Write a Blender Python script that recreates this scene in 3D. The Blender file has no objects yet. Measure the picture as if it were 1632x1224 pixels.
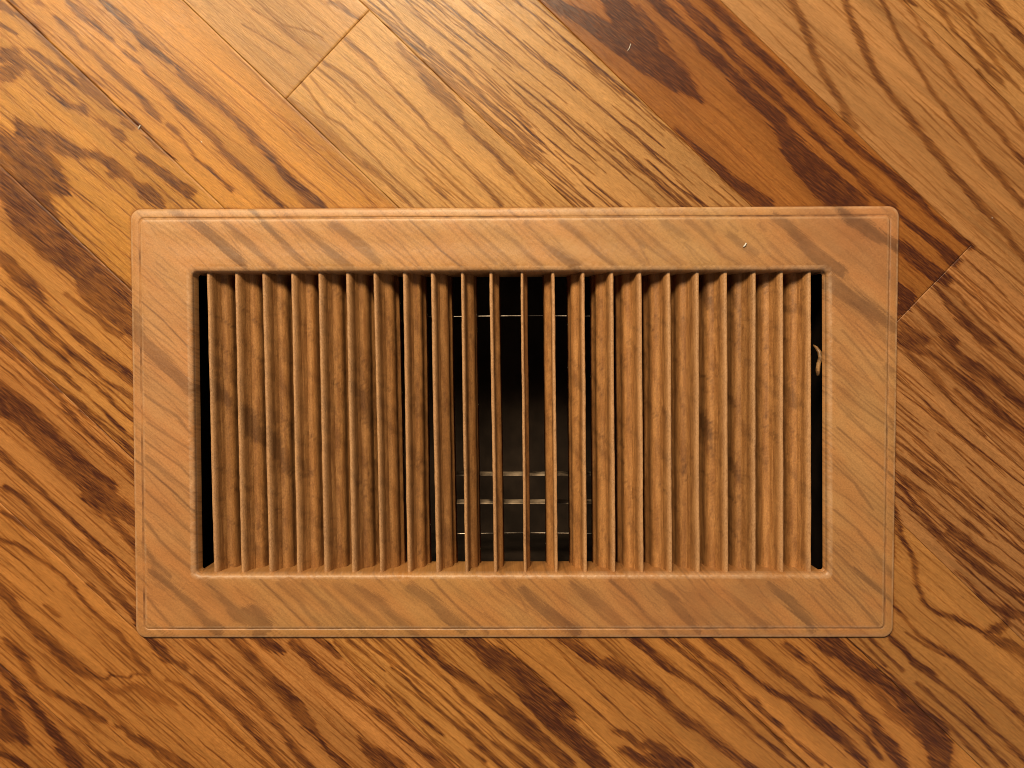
import bpy, math, random
import numpy as np
from mathutils import Euler, Vector

# ------------------------------------------------------------------ camera, light, exposure
S = 0.00025                       # metres per floor unit ("px")
FPX, IW, IH = 1472.0, 1632.0, 1224.0
CAM_ROT = (-0.033045683, 0.006707390, -0.002307959)
DCAM = FPX * S
scn = bpy.context.scene
col = scn.collection
cam_d = bpy.data.cameras.new('camera')
cam = bpy.data.objects.new('camera', cam_d)
col.objects.link(cam)
cam.location = (0, 0, DCAM)
cam.rotation_euler = CAM_ROT
cam_d.sensor_width = 36.0
cam_d.lens = 36.0 * FPX / IW
cam_d.clip_start = 0.005
cam_d.clip_end = 50
scn.camera = cam

w = bpy.data.worlds.new('World')
scn.world = w
w.use_nodes = True
bg = w.node_tree.nodes['Background']
bg.inputs[0].default_value = (1.0, 0.86, 0.70, 1)
bg.inputs[1].default_value = 0.12


def area(name, loc, target, size, power, colr):
    l = bpy.data.lights.new(name, 'AREA')
    l.shape = 'DISK'
    l.size = size
    l.energy = power
    l.color = colr
    o = bpy.data.objects.new(name, l)
    col.objects.link(o)
    o.location = loc
    o.rotation_euler = (Vector(target) - Vector(loc)).to_track_quat('-Z', 'Y').to_euler()
    return o


area('ceiling_lamp', (-0.10, 0.60, 0.86), (0.0, 0.06, 0), 0.24, 11.6, (1.0, 0.80, 0.53))
area('side_lamp', (-0.55, 0.55, 0.90), (-0.05, 0.0, 0), 0.22, 6.4, (1.0, 0.80, 0.53))
area('window_light', (0.45, -0.95, 0.85), (0.0, 0.0, 0), 0.60, 1.2, (0.95, 0.86, 0.84))
scn.cycles.filter_width = 0.9
scn.view_settings.view_transform = 'Standard'
scn.view_settings.look = 'None'
scn.view_settings.exposure = 0.0
scn.view_settings.gamma = 1.0

# ------------------------------------------------------------------ helpers
RM = np.array(Euler(CAM_ROT, 'XYZ').to_matrix())
rng = np.random.default_rng(7)
random.seed(7)


def flat(p, z=0.0):
    """measured photo point -> floor units (x right, y up) on the plane z (floor units)"""
    p = np.atleast_2d(np.asarray(p, float))
    d = np.stack([(p[:, 0] - IW / 2) / FPX, -(p[:, 1] - IH / 2) / FPX, -np.ones(len(p))], 1) @ RM.T
    t = (z - FPX) / d[:, 2]
    return np.stack([d[:, 0] * t, d[:, 1] * t], 1)


def _hash(ix, iy, seed):
    h = (ix.astype(np.int64) * 374761393 + iy.astype(np.int64) * 668265263 + seed * 1442695041) & 0xFFFFFFFF
    h = ((h ^ (h >> 13)) * 1274126177) & 0xFFFFFFFF
    h = h ^ (h >> 16)
    return (h & 0xFFFF) / 32767.5 - 1.0


def vnoise(x, y, seed=0):
    ix, iy = np.floor(x), np.floor(y)
    fx, fy = x - ix, y - iy
    fx, fy = fx * fx * (3 - 2 * fx), fy * fy * (3 - 2 * fy)
    a, b = _hash(ix, iy, seed), _hash(ix + 1, iy, seed)
    c, d = _hash(ix, iy + 1, seed), _hash(ix + 1, iy + 1, seed)
    return (a * (1 - fx) + b * fx) * (1 - fy) + (c * (1 - fx) + d * fx) * fy


def sstep(x):
    x = np.clip(x, 0, 1)
    return x * x * (3 - 2 * x)


FINE = math.radians(38.5)
FC, FS = math.cos(FINE), math.sin(FINE)


def fine_coords(X, Y):
    return X * FC - Y * FS, X * FS + Y * FC      # along the pores, across them


def mesh_grid(name, co, faces, attrs, smooth=True):
    me = bpy.data.meshes.new(name)
    co = np.asarray(co, np.float32)
    faces = np.asarray(faces, np.int32)
    n, k = faces.shape
    me.vertices.add(len(co))
    me.vertices.foreach_set('co', co.ravel())
    me.loops.add(n * k)
    me.loops.foreach_set('vertex_index', faces.ravel())
    me.polygons.add(n)
    me.polygons.foreach_set('loop_start', np.arange(0, n * k, k, dtype=np.int32))
    me.polygons.foreach_set('use_smooth', np.full(n, smooth))
    me.update(calc_edges=True)
    for an, av in attrs.items():
        av = np.asarray(av, np.float32)
        if av.ndim == 1:
            a = me.attributes.new(an, 'FLOAT', 'POINT')
            a.data.foreach_set('value', av)
        else:
            a = me.attributes.new(an, 'FLOAT_VECTOR', 'POINT')
            a.data.foreach_set('vector', av.ravel())
    me.validate()
    return me


def obj(name, me, mat, parent=None):
    o = bpy.data.objects.new(name, me)
    col.objects.link(o)
    if mat is not None:
        me.materials.clear()
        me.materials.append(mat)
    if parent is not None:
        o.parent = parent
    return o


# ------------------------------------------------------------------ wood figure: traced growth bands
# each block: origin x, origin y, zoom ; then lines "strength | x,y,width x,y,width ..."
FLOOR_BANDS = '''
@ 0 0 4
.55|60,0,40 130,90,45 230,170,60 300,270,35 400,370,30 500,470,50 590,570,105 700,680,50 830,750,30 900,810,25 960,890,40 1050,970,40 1110,1020,20
.5|-40,10,40 20,40,50 80,90,15
.5|-20,140,20 60,190,25 110,220,15
.5|180,310,15 230,340,30 330,415,40 430,480,40 520,560,30 560,600,30
.55|340,100,20 400,150,35 480,220,25 530,290,30 600,330,25 680,430,40 760,500,35 850,580,35 920,650,40 980,720,45 1020,770,25
.55|1060,790,20 1110,830,40 1150,870,25 1250,1010,20 1340,1080,18 1400,1140,25 1480,1210,25
.6|640,0,40 720,70,50 800,140,60 860,190,45 930,270,75 990,310,50 1060,370,45 1120,410,30 1180,490,50 1260,550,55 1330,610,55 1420,690,50 1500,760,50 1580,840,60 1632,900,60
.48|430,10,40 510,90,60 560,130,30 630,180,30 720,250,25
.5|800,260,15 860,320,20
.55|790,330,20 900,420,30 980,510,40 1060,590,50 1120,650,60 1200,730,55 1270,790,45 1350,870,45 1420,960,40 1500,1030,45 1560,1090,45 1632,1160,45 1720,1250,40
.45|230,10,30 270,30,15
.52|-40,340,80 0,350,100 80,350,90 130,420,80 60,470,110 -30,470,100
.5|150,390,40 250,490,50 330,580,40 400,640,50 450,680,40 520,690,70 560,720,40
.55|620,760,15 700,810,30 760,850,70 780,880,50
.42|780,770,40 850,820,30
.5|890,1000,50 950,1040,50 1050,1110,60 1100,1160,60 1200,1224,80
.6|700,1040,60 730,1090,100 800,1110,50 870,1180,50 930,1224,100 1020,1300,70
.55|100,770,40 180,850,120 300,900,140 430,960,90 520,980,60 620,990,50 700,1050,60
.55|140,900,150 230,1000,200 300,1100,200 380,1190,130
.5|-40,850,60 100,980,160 0,1100,150 150,1120,200
@ 0 300 7.556
.58|100,-150,500 300,100,540 400,350,560 620,630,460 900,850,400 1150,1050,400 1350,1210,380 1500,1330,340
.5|-60,800,140 100,900,180 200,1050,190 350,1180,200 430,1260,160
.6|700,0,80 780,40,90 850,95,15
.6|590,100,30 690,200,12
@ 0 460 7.556
.58|1050,-50,300 1250,100,380 1400,250,340 1550,400,280 1680,520,250
.42|800,60,60 950,190,60 1150,330,60 1300,480,80 1450,560,80
.65|380,0,160 460,80,150 530,180,90 620,300,70 740,400,90 850,500,90 960,600,100 1100,720,130 1220,830,130 1350,910,150 1480,1010,150 1630,1130,140
.55|80,10,50 180,110,50 300,220,60 430,360,70 540,460,80 640,560,60 740,660,50 860,780,70 960,850,70 1060,920,60 1150,1000,60 1210,1050,25
.55|-40,140,60 100,250,70 220,340,80 330,460,60 450,580,80 560,680,80 680,770,70 790,870,70 850,920,40 920,990,50 1020,1070,50 1120,1140,60 1200,1210,50
.55|-40,350,50 120,480,50 220,570,45 330,670,40 420,750,50 520,850,70 620,930,40 720,990,50 820,1080,60 900,1170,60 960,1224,60
.5|-40,570,110 100,680,90 200,780,90 330,900,110 440,1000,110 540,1080,130 660,1170,120 740,1224,100
.5|1220,1080,20 1330,1150,50 1450,1210,70 1630,1350,70
@ 0 620 7.556
.62|-100,30,380 0,120,400 150,200,380 300,330,330 450,470,330 600,620,330 720,760,330 880,920,340 1050,1060,330 1250,1200,330
.5|620,40,70 720,130,60 830,270,80 940,390,60 1050,520,60 1160,620,60 1280,720,70 1400,830,90 1520,920,100 1650,1040,110
.6|780,20,70 880,120,70 980,220,100 1080,300,60 1180,370,60 1280,470,60 1380,560,60 1500,660,70 1650,800,60
.65|960,260,12 1080,350,18 1180,440,22 1300,560,18 1420,660,20 1520,760,25 1650,870,25
.6|920,0,20 1040,70,20 1150,180,30 1250,260,40 1350,370,50 1450,470,50 1540,560,40 1650,640,40
.6|1180,10,40 1290,90,50 1400,200,50 1500,290,50 1650,410,50
.55|-40,730,60 100,860,60 200,960,45 310,1040,50 400,1130,45 480,1200,45
@ 0 780 7.556
.5|60,-30,80 220,60,80 330,160,90 420,260,80 520,380,80 650,480,100 760,580,80 850,690,80 950,780,90 1050,880,80 1150,980,80 1250,1090,90 1350,1190,80 1480,1300,70
.6|490,0,50 600,120,50 720,220,50 840,340,70 950,450,60 1050,550,50 1150,650,80 1250,750,80 1350,840,70 1450,940,60 1530,1020,70 1640,1150,60
.45|-40,240,40 150,340,50 280,430,60 400,520,60 520,610,40 640,700,40 760,790,25 880,940,25 1000,1040,25 1150,1180,30
.5|-40,600,70 120,640,50 250,680,60 370,760,70 500,850,50 620,940,50 740,1020,40 830,1110,45 920,1210,40
.58|1100,50,260 1300,170,330 1450,230,280 1580,320,200 1660,400,150
.5|1350,350,100 1450,480,100 1550,600,110 1660,730,120
@ 0 930 4.163
.5|-20,0,60 60,90,70 120,180,60 180,250,60 260,340,70 350,410,70 430,500,80 520,560,80 600,610,60 690,630,20
.7|560,560,10 640,620,14 700,635,14 740,610,16 710,570,8
.65|740,610,14 850,625,16 900,600,16 980,605,16 990,590,12
.5|450,0,20 520,70,25 600,170,35 700,260,35 790,330,40 870,440,30 930,530,40 980,580,40
.33|700,680,60 780,720,40 900,680,60 1050,760,80 1150,800,30
.4|300,145,25 350,190,40 400,220,15
.5|40,380,40 120,460,60 180,540,70 240,630,60 300,700,50 400,750,50 500,810,60 600,870,70 690,910,50 720,930,15
.55|760,950,30 810,950,30 860,1010,40 960,1060,60 1050,1090,40 1150,1160,60 1230,1210,60 1300,1260,50
.75|-40,510,40 80,640,60 140,720,80 200,780,50 260,860,60 320,940,70 380,1020,80 430,1100,110 490,1180,110 560,1260,90
.65|-30,700,90 50,800,110 70,900,150 120,980,130 170,1060,60
.6|-40,950,80 60,1000,120
.55|460,960,20 560,1020,30 600,1080,25 680,1150,40 740,1210,50
.5|740,1130,40 820,1170,40 920,1220,50
.7|-40,1110,50 80,1160,40 160,1210,40 240,1270,30
.45|580,0,25 680,80,25 760,170,20
.6|720,20,40 800,110,50 870,190,50 930,300,50 1000,380,60 1060,430,70 1100,500,60 1160,520,25 1230,560,40
.5|1280,610,30 1380,690,40 1470,760,50 1560,850,40 1660,940,40
.55|1230,370,20 1310,430,50 1390,490,50 1440,540,30 1530,630,25 1660,720,30
.45|1100,640,20 1200,680,30 1300,740,40 1380,820,35 1460,900,30 1520,960,30 1600,1050,30
@ 400 0 3.709
.55|450,10,25 520,30,40 580,80,35 640,110,20
.3|0,50,12 100,110,10 180,160,12 260,240,12 330,290,8
.3|-60,140,10 60,210,10 160,270,14 240,320,14
.3|200,150,10 320,180,14 420,220,12
.42|560,230,30 620,290,30 700,360,35 760,430,25 830,510,15 900,580,20 980,660,20 1060,760,22 1130,820,30 1200,900,18 1290,1000,20 1380,1100,25 1480,1210,28
.4|430,370,25 520,420,18 600,480,28 680,560,22 780,650,15 860,740,15 950,830,12 1020,910,18 1100,990,16 1170,1070,22 1250,1140,25 1340,1220,25
.36|390,400,15 480,470,18 570,550,12 620,610,6
.36|300,490,18 350,550,14 450,690,12 540,740,14 640,840,14 740,940,14 830,1040,14 920,1120,14 1020,1220,14
.34|350,450,14 430,550,12 520,630,12 600,710,8
.24|220,590,40 300,650,60 400,740,70 500,830,80 620,930,60 720,1010,50 820,1090,40 900,1180,40
.34|230,600,15 330,710,25 420,800,20 520,880,15
.36|730,720,14 830,820,20 900,900,14 970,970,10
.4|660,960,20 760,1040,20 860,1130,20 950,1220,20
.42|1030,1050,20 1100,1120,25 1160,1180,12
.6|-40,760,40 80,890,40 160,980,50 240,1070,60 320,1150,75 400,1230,95
.5|-40,1010,40 80,1110,30 180,1220,30
.46|870,260,30 920,330,45 1000,410,50 1080,510,80 1160,590,90 1220,660,70 1260,710,20
.4|960,330,20 1080,400,40 1180,490,50 1300,600,45 1420,720,40 1540,830,35 1660,945,40
.4|1270,740,40 1350,830,30 1450,920,35 1530,1010,40 1580,1060,12
.4|1560,1050,20 1632,1120,30 1720,1210,25
.35|700,40,14 800,120,20 900,230,20 1000,320,14
.4|820,60,20 920,170,20 1020,260,20
.42|1060,280,16 1160,380,22 1260,460,22 1380,580,25 1500,690,22 1632,850,25 1720,950,20
.45|900,30,10 1000,110,12 1100,190,12 1200,260,14 1290,330,18
.42|1180,310,25 1260,380,22 1340,470,14 1450,560,20 1560,660,20 1650,750,20
@ 800 0 3.709
.9|250,-20,60 360,50,80 450,90,90 540,140,100 620,200,130 700,240,160 800,300,170 880,360,160 970,420,140 1050,480,130 1120,540,80 1180,600,30
.92|640,-20,120 690,60,150 740,130,170 790,200,170 860,280,150
.45|800,60,60 900,190,70 1000,320,60 1090,440,60
.88|880,-20,60 980,80,70 1050,140,60 1130,220,60 1220,310,70 1310,390,70 1400,480,80 1480,570,80 1560,640,90 1640,720,100
.85|1040,-20,30 1130,80,60 1220,170,70 1300,250,60 1380,350,40 1480,430,40 1560,510,40 1640,580,40
.8|1190,-20,40 1300,80,50 1390,180,50 1470,260,50 1560,350,60 1640,430,60
.9|1030,760,10 1140,870,40 1240,960,60 1340,1050,60 1440,1130,80 1560,1220,100
@ 1192 0 3.709
.72|-20,250,30 80,330,50 170,410,60 260,510,60 350,590,50 440,680,50 540,770,40 620,850,60 700,920,50 790,990,45 880,1070,50 960,1140,50 1050,1224,50
.8|-20,410,50 100,530,30 200,610,45 300,700,45 370,770,35 450,850,40 560,960,45 650,1040,40 750,1130,45 850,1215,60
.92|-20,530,90 100,640,90 200,750,100 260,870,130 340,960,170 430,1060,190 530,1150,210 620,1230,210
.88|-20,1120,50 80,1190,60 140,1240,60
.44|240,-30,40 310,100,45 350,200,45 390,320,45 440,420,45 500,520,40 560,620,45 590,700,50 640,750,30
.52|560,-30,35 610,110,40 660,220,45 710,340,45 760,440,45 830,540,40 910,640,45 960,710,45 1040,810,45 1120,910,50 1190,1000,45 1260,1080,45 1330,1170,45 1400,1240,45
.5|780,-20,25 830,80,30 880,200,25 950,320,28 1010,410,25 1080,530,30 1150,620,28 1220,720,28 1300,810,30 1380,920,28 1460,1000,30 1540,1100,30 1630,1210,35
.45|950,50,18 1020,160,20 1090,280,20 1160,370,25 1230,470,20 1320,590,25 1400,690,30 1490,780,40 1560,880,30 1660,990,30
.5|930,-10,40 990,30,20
.46|1080,-15,25 1160,90,35 1210,170,25 1290,250,25 1360,340,40 1430,420,50 1500,490,35
.4|1360,420,30 1430,510,25 1530,620,25 1660,800,22
.45|1180,-15,15 1300,130,18 1380,260,30 1440,330,30 1520,430,20 1600,520,18
.4|1290,20,15 1350,100,25
.4|1440,200,15 1560,350,25 1640,430,25
.6|1430,0,45 1500,90,50 1560,160,40 1650,260,60
@ 1312 200 5.1
.75|560,430,50 640,500,60 740,590,50 820,660,60 900,740,50 980,810,50 1060,870,60 1140,940,60 1210,985,60
.8|300,450,50 400,540,60 500,620,60 600,700,50 700,800,60 800,870,50 900,950,80 980,1020,100 1075,1105,90
.9|570,950,100 620,980,120 720,1060,120 820,1130,110 920,1200,110 1000,1260,100
.45|1050,390,60 1120,460,50 1200,550,50 1280,640,50 1350,720,50 1430,810,60 1490,880,70 1560,990,50 1660,1100,50
.45|1290,290,25 1400,390,30 1480,480,35 1550,560,45 1660,660,50
@ 1416 380 7.556
.88|60,60,100 220,180,150 340,280,160 450,370,150 570,460,130
.92|60,500,60 160,640,180 230,700,200 200,800,180 110,900,90
.75|480,20,80 580,110,90 680,200,110 770,260,120
.65|545,570,35 620,650,50 690,740,80 760,850,110 850,940,120 950,1030,120 1050,1110,110 1150,1200,110 1260,1290,90
.65|325,785,50 420,880,80 520,980,110 620,1080,130 720,1180,130 800,1260,110
.6|60,960,60 200,1080,120 330,1180,140 430,1240,140
.5|700,400,20 800,500,30 900,580,40 1000,680,25 1100,760,25 1200,880,30 1320,1000,25
.45|640,500,15 740,600,40 830,660,50 920,780,40 1020,900,40 1120,1000,50 1220,1080,50 1320,1180,50 1450,1300,40
.5|930,240,20 1060,370,25 1180,470,30 1300,590,25 1420,700,12
.4|790,320,20 900,430,20 1050,560,22 1200,680,22 1350,820,22 1500,950,22 1660,1100,20
.4|1060,130,40 1200,230,40 1350,340,30 1480,440,25 1660,590,25
@ 1416 540 7.556
.68|140,-40,140 300,80,190 400,130,120 500,170,90 600,230,80 680,310,80 760,390,90 860,470,130 980,560,130 1060,640,110 1150,720,100 1260,810,90 1380,910,100 1480,1000,90 1660,1150,110
.7|640,-30,70 770,110,120 880,210,120 980,310,150 1100,380,150 1200,440,140 1320,530,140 1430,620,140 1530,710,140 1680,810,130
.55|1050,-20,70 1180,90,80 1270,170,70 1380,260,70 1500,360,60 1660,490,60
.5|1340,10,40 1450,100,60 1540,200,60 1660,310,60
.5|110,60,30 200,140,40 300,240,70 420,340,90 520,420,130 600,520,110 680,630,60 780,750,60 880,860,60 980,960,35 1080,1060,30 1160,1160,20
.5|800,600,50 900,700,50 1020,800,40 1120,890,40 1230,960,60 1340,1030,60 1440,1100,40 1560,1200,40 1660,1290,30
@ 1402 690 7.096
.6|150,225,15 330,370,45 450,480,50 560,590,35
.5|180,440,25 280,560,90 400,650,90 500,760,90 620,890,90 740,1010,80 850,1110,100 1000,1200,100
.7|150,510,35 280,650,50 370,780,60 450,900,70 540,1010,80 620,1110,90 700,1190,100
.6|150,850,100 210,1020,70 240,1150,50 280,1220,30
.5|930,960,30 1010,1020,60 1090,1090,50 1180,1170,25
.45|190,100,18 370,250,18 500,400,18 630,520,12
.5|370,70,14 520,210,18 650,320,18 780,440,12
.45|600,430,14 760,560,18 850,650,16
.45|660,680,14 800,820,14 930,960,14
.45|750,650,14 900,800,18 1050,940,18 1200,1060,18 1330,1200,14
.5|850,550,14 1010,690,16
.5|640,0,14 800,130,18 950,280,18 1060,390,12
@ 1332 850 5.44
.58|530,-20,40 590,70,35 640,150,30 680,240,50 690,320,60 690,390,40 720,480,40 760,580,45 800,640,40 880,690,45 950,710,40 1020,730,60 1100,770,50 1180,810,35 1250,850,30
.74|820,-40,60 960,80,60 1060,150,60 1160,230,60 1270,320,70 1360,390,60 1450,460,60 1540,510,60 1680,580,60
.55|980,-20,60 1150,80,90 1250,160,90 1350,220,70 1450,290,50 1550,370,40 1680,480,35
.65|1040,330,15 1150,420,22 1250,530,35 1330,600,50 1400,660,60 1500,690,110 1590,710,70 1680,740,60
.65|1490,700,80 1480,780,70 1400,830,100 1310,860,50
.5|1300,870,60 1400,930,80 1500,970,100 1680,1080,90
.6|480,610,30 560,690,40 630,780,30 720,880,35 820,950,40 920,1010,40 1000,1070,40 1080,1120,50 1200,1205,45
.6|430,840,20 490,920,60 570,1000,55 650,1090,45 740,1150,40 860,1225,40
.5|290,900,30 380,990,30 480,1090,35 580,1190,40
.7|90,905,18 200,1000,18 330,1110,22 470,1220,25
.5|210,920,20 320,1030,30 430,1150,30
.72|-30,920,90 60,1020,120 150,1100,130 280,1200,140
@ 1232 1000 4.08
.78|250,40,60 340,110,100 430,160,100 520,230,110 620,300,110 720,350,120 800,420,110 880,500,130 960,580,150 1040,680,190 1080,780,190 1090,880,150 1080,940,100
.42|560,300,40 680,430,60 780,560,70 900,650,60 980,740,60
.68|80,110,30 180,190,40 260,240,40 320,310,60 400,390,70 480,440,60 560,530,50 640,620,70 700,700,80 770,770,100 810,850,90 860,930,60
.62|-40,220,60 80,310,60 170,380,50 250,440,40 350,470,30 430,550,30 520,640,30 600,710,40 700,850,40
.68|20,430,40 100,470,50 200,540,80 300,620,90 400,680,70 480,750,60 600,880,60
.55|-40,560,20 100,700,20 200,790,22 320,890,25
.5|-40,660,18 100,790,18 230,910,20
.5|-30,770,15 150,910,20
.5|960,470,18 1080,570,22 1180,670,22 1280,780,28 1400,900,30
.5|750,290,20 830,370,22 900,430,12
.6|940,360,25 1000,410,35 1080,490,20 1200,590,20 1300,670,30 1380,760,25 1520,900,30
.6|900,230,25 1000,300,25 1120,380,28 1220,460,25 1320,560,28 1420,660,28 1530,750,35 1660,890,40
.7|1150,180,30 1250,260,40 1350,340,40 1450,430,30 1520,490,50 1590,560,45 1660,630,45
.45|860,30,15 980,110,20 1120,180,25
@ 840 1000 4.08
.65|170,40,40 300,110,80 400,190,90 450,230,60 550,240,100 640,310,80 740,360,90 850,430,70 940,530,45 1030,600,60 1120,650,60 1210,730,60 1300,800,60 1390,870,60 1480,930,80
.6|660,40,60 780,140,55 870,220,60 940,270,50 1000,310,40 1100,370,30 1200,460,35 1320,540,40 1420,620,35 1520,710,35 1660,830,40
.55|870,45,50 1000,150,35 1100,230,30 1200,320,25 1300,410,25 1400,500,25 1500,600,25 1660,740,25
.6|970,45,30 1110,170,45 1160,210,25 1230,260,40 1330,340,35 1410,430,25 1480,480,45 1560,570,40 1660,650,40
.65|1150,55,60 1260,150,70 1340,200,55 1410,270,45 1500,350,35 1580,410,40 1650,450,40
.5|1380,60,40 1500,170,50 1650,300,60
.72|-60,220,60 60,350,80 130,430,100 200,500,110 270,560,100 330,600,25
.75|-60,360,140 100,540,130 200,640,130 300,720,130 400,800,130 490,910,110
.65|-60,560,70 80,720,80 160,790,90 270,900,90
.65|-40,780,40 70,880,50 140,940,50
.5|560,670,30 650,700,60 720,780,60 800,760,80 870,800,100 930,850,80
.6|620,800,50 720,850,80 820,870,120 950,880,100 1040,890,80
@ 380 1000 3.548
.6|-40,50,60 70,160,70 130,230,60 190,300,60 260,370,80 330,460,90 390,540,80 440,610,40 500,680,40 560,740,45 620,810,50
.55|80,50,30 180,90,80 240,130,50
.58|300,90,50 380,160,50 440,230,60 530,300,60 610,360,60 660,400,25 740,450,20 780,480,40 840,530,50 920,600,40 1000,670,30 1080,730,50 1160,810,50
.65|420,50,20 500,100,40 570,170,30
.5|540,80,15 660,210,15 760,300,16 850,380,18 900,440,12
.5|620,70,25 720,150,20 830,250,15
.5|690,60,20 760,120,20 860,190,20 960,270,14
.5|780,50,25 900,160,25 1000,260,25 1100,340,22 1200,430,20 1300,530,22 1400,620,20
.55|870,230,18 960,300,22 1050,400,20 1150,480,18 1250,560,14
.55|840,330,15 930,410,25 1020,500,22 1120,580,22 1160,610,15
.6|1000,40,60 1090,140,50 1170,220,50 1260,280,70 1340,340,60 1420,410,60 1500,480,50 1580,550,60 1660,620,60
.55|910,60,20 1050,180,22 1200,320,22 1280,420,28 1380,500,25 1480,590,25 1570,660,30 1660,740,35
.74|1270,35,60 1380,120,110 1460,180,140 1550,250,150 1660,350,150
.65|1410,320,15 1480,390,40 1550,470,60 1660,570,70
.65|1200,530,12 1290,590,40 1360,660,35 1440,740,35 1520,810,30
.65|1310,690,20 1390,760,35
.6|1440,650,25 1540,720,30 1660,820,30
.6|680,620,20 740,690,80 800,740,110 900,800,100
.55|-40,290,20 90,400,30 160,480,45 230,570,40 300,660,50 350,730,45 430,810,45
.5|-40,460,30 80,600,35 160,680,40 270,800,40
.4|40,680,15 180,800,25
.4|1040,570,12 1120,660,15 1220,740,15 1300,800,10
.4|900,480,12 1000,580,15 1100,670,15 1230,800,15
'''

FRAME_BANDS = '''
@ 200 330 3.886
.4|280,10,60 350,60,60
.5|400,75,60 470,120,70 540,190,60 620,260,70 690,320,70 740,370,50
.4|600,80,25 680,150,40 760,220,45 830,290,40 920,370,40
.5|770,10,30 840,80,25
.44|850,90,30 920,170,40 990,240,45 1060,310,45 1140,380,40
.42|990,50,25 1080,120,30 1170,190,40 1250,260,60 1320,320,80 1380,370,60
.4|1280,110,60 1380,180,60 1460,240,70 1560,340,50
.25|160,130,12 190,170,8
.25|270,250,12 330,300,8
.25|190,340,14 260,400,12
.2|130,220,8 170,240,6
.2|300,150,6 420,210,6 560,310,6
@ 600 325 3.886
.62|200,95,10 300,190,10 400,290,11 525,390,11
.3|20,130,12 90,180,8
.3|550,190,12 640,280,20 740,370,20
.3|580,130,12 680,220,18 780,310,22 860,385,22
.3|740,140,14 850,230,22 930,310,30 1020,385,30
.46|920,120,35 980,180,28 1060,260,30 1150,330,60 1240,385,60
.38|1150,110,40 1230,170,35 1320,250,35 1400,330,30 1480,385,30
.34|1400,110,14 1480,190,16 1560,260,25 1660,360,25
.34|1530,130,14 1660,270,14
.4|820,40,20 880,90,15
.35|1070,40,15 1110,80,10
@ 1000 325 3.709
.3|0,150,14 60,220,18 130,360,14
.32|0,250,30 100,355,30
.3|60,120,14 150,210,16 240,290,16 320,360,14
.28|220,110,60 320,180,50 360,210,20
.36|350,100,30 430,160,25 510,240,20 570,310,18 660,360,15
.36|470,110,30 515,165,20
.26|600,110,15 650,160,15
.28|600,180,35 680,240,40 760,290,35
.3|680,140,14 760,210,14 850,310,16 920,365,16
.3|780,120,30 815,155,20
.3|340,230,12 430,310,12 500,360,10
.5|870,80,60 950,130,70 1010,200,80 1080,270,90 1150,330,90 1260,390,80
.6|1250,20,50 1320,90,80 1400,130,90 1480,190,80 1550,220,70 1610,260,60
.13|1100,60,200 1300,200,260 1500,330,260 1560,420,200
@ 210 420 2.448
.5|40,150,6 120,220,6 220,325,7
.45|0,200,60 20,280,60 60,330,50 120,380,60 180,440,60 230,490,50
.42|50,510,8 120,560,10 180,600,16 230,665,12
.32|60,620,8 140,670,10 230,725,8
.38|50,690,10 130,750,10 190,790,14 230,835,10
.38|60,760,30 110,800,20 190,860,12 240,895,10
.6|0,760,8 60,800,7 140,870,8 240,965,9
.36|50,880,8 140,970,8 230,1050,8
.42|50,1000,14 110,1080,14 180,1150,14 230,1190,14
.45|40,1090,10 90,1170,25 150,1220,20
@ 1310 420 2.448
.45|40,80,60 120,140,60 200,190,60 280,250,50
.3|60,180,8 140,260,8 220,360,10 240,380,8
.3|80,260,8 150,340,10 240,460,10
.25|70,330,6 150,420,8 200,470,6
.3|60,480,8 150,560,8 280,650,8
.33|60,550,7 150,640,8 280,740,8
.45|60,640,7 150,720,8 240,800,9 290,840,10
.35|40,780,7 130,860,12 150,890,14 200,960,8
.3|60,760,5 150,850,6 240,930,6
.35|50,960,8 140,1040,14 240,1170,20 280,1220,20
.38|40,1110,8 110,1180,10 180,1230,14
.42|255,400,25 278,422,18
.35|252,590,10 285,640,10
@ 200 910 2.632
.46|110,0,30 200,70,35 280,140,30 340,210,35 390,250,50
.46|340,40,20 410,120,30 470,180,60 540,190,100 580,230,80 560,270,60
.38|90,110,10 140,170,12 200,240,14
.62|565,35,7 650,120,7 765,235,7
.3|640,50,14 720,120,18 820,240,18
.3|740,50,14 850,160,18 940,240,18
.28|820,60,14 950,190,16 1000,240,16
.3|880,60,25 980,140,30 1090,240,30
.36|970,70,30 1070,130,40 1140,200,35 1220,270,30
.44|1200,70,50 1280,120,50 1340,180,60 1420,240,50
.46|1280,30,10 1380,140,10 1520,260,12
.32|1580,50,10 1625,95,10
@ 810 910 2.632
.32|-20,40,10 50,110,12 80,170,10
.44|60,80,30 130,150,50 200,200,60 280,250,60
.35|270,60,30 350,110,50 420,170,50 490,240,40
.42|430,40,10 520,120,20 580,190,16 660,260,16
.36|620,60,25 690,120,45 750,200,40 800,250,30
.32|800,100,14 870,180,25 940,240,25
.36|900,80,14 960,130,35 1020,190,35 1080,240,30
.46|1090,50,25 1160,110,45 1220,170,45 1280,240,35
.3|1270,100,10 1340,180,10 1410,245,10
.3|1310,60,10 1400,160,10 1450,220,10
.4|1360,30,8 1450,110,10 1550,225,16
.46|1450,-10,14 1530,60,25 1590,110,16 1640,165,14
.12|1100,60,150 1000,120,150 800,140,140
'''


def parse(txt, z, gain):
    out = []
    ox = oy = 0
    sc = 1
    for ln in txt.strip().splitlines():
        if ln[0] == '@':
            ox, oy, sc = [float(v) for v in ln[1:].split()]
            continue
        s, pts = ln.split('|')
        a = np.array([[float(v) for v in p.split(',')] for p in pts.split()])
        p = flat(np.stack([ox + a[:, 0] / sc, oy + a[:, 1] / sc], 1), z)
        s = 1 - (1 - float(s)) ** gain
        out.append((s, p, a[:, 2] / sc / 2))
    return out


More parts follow.
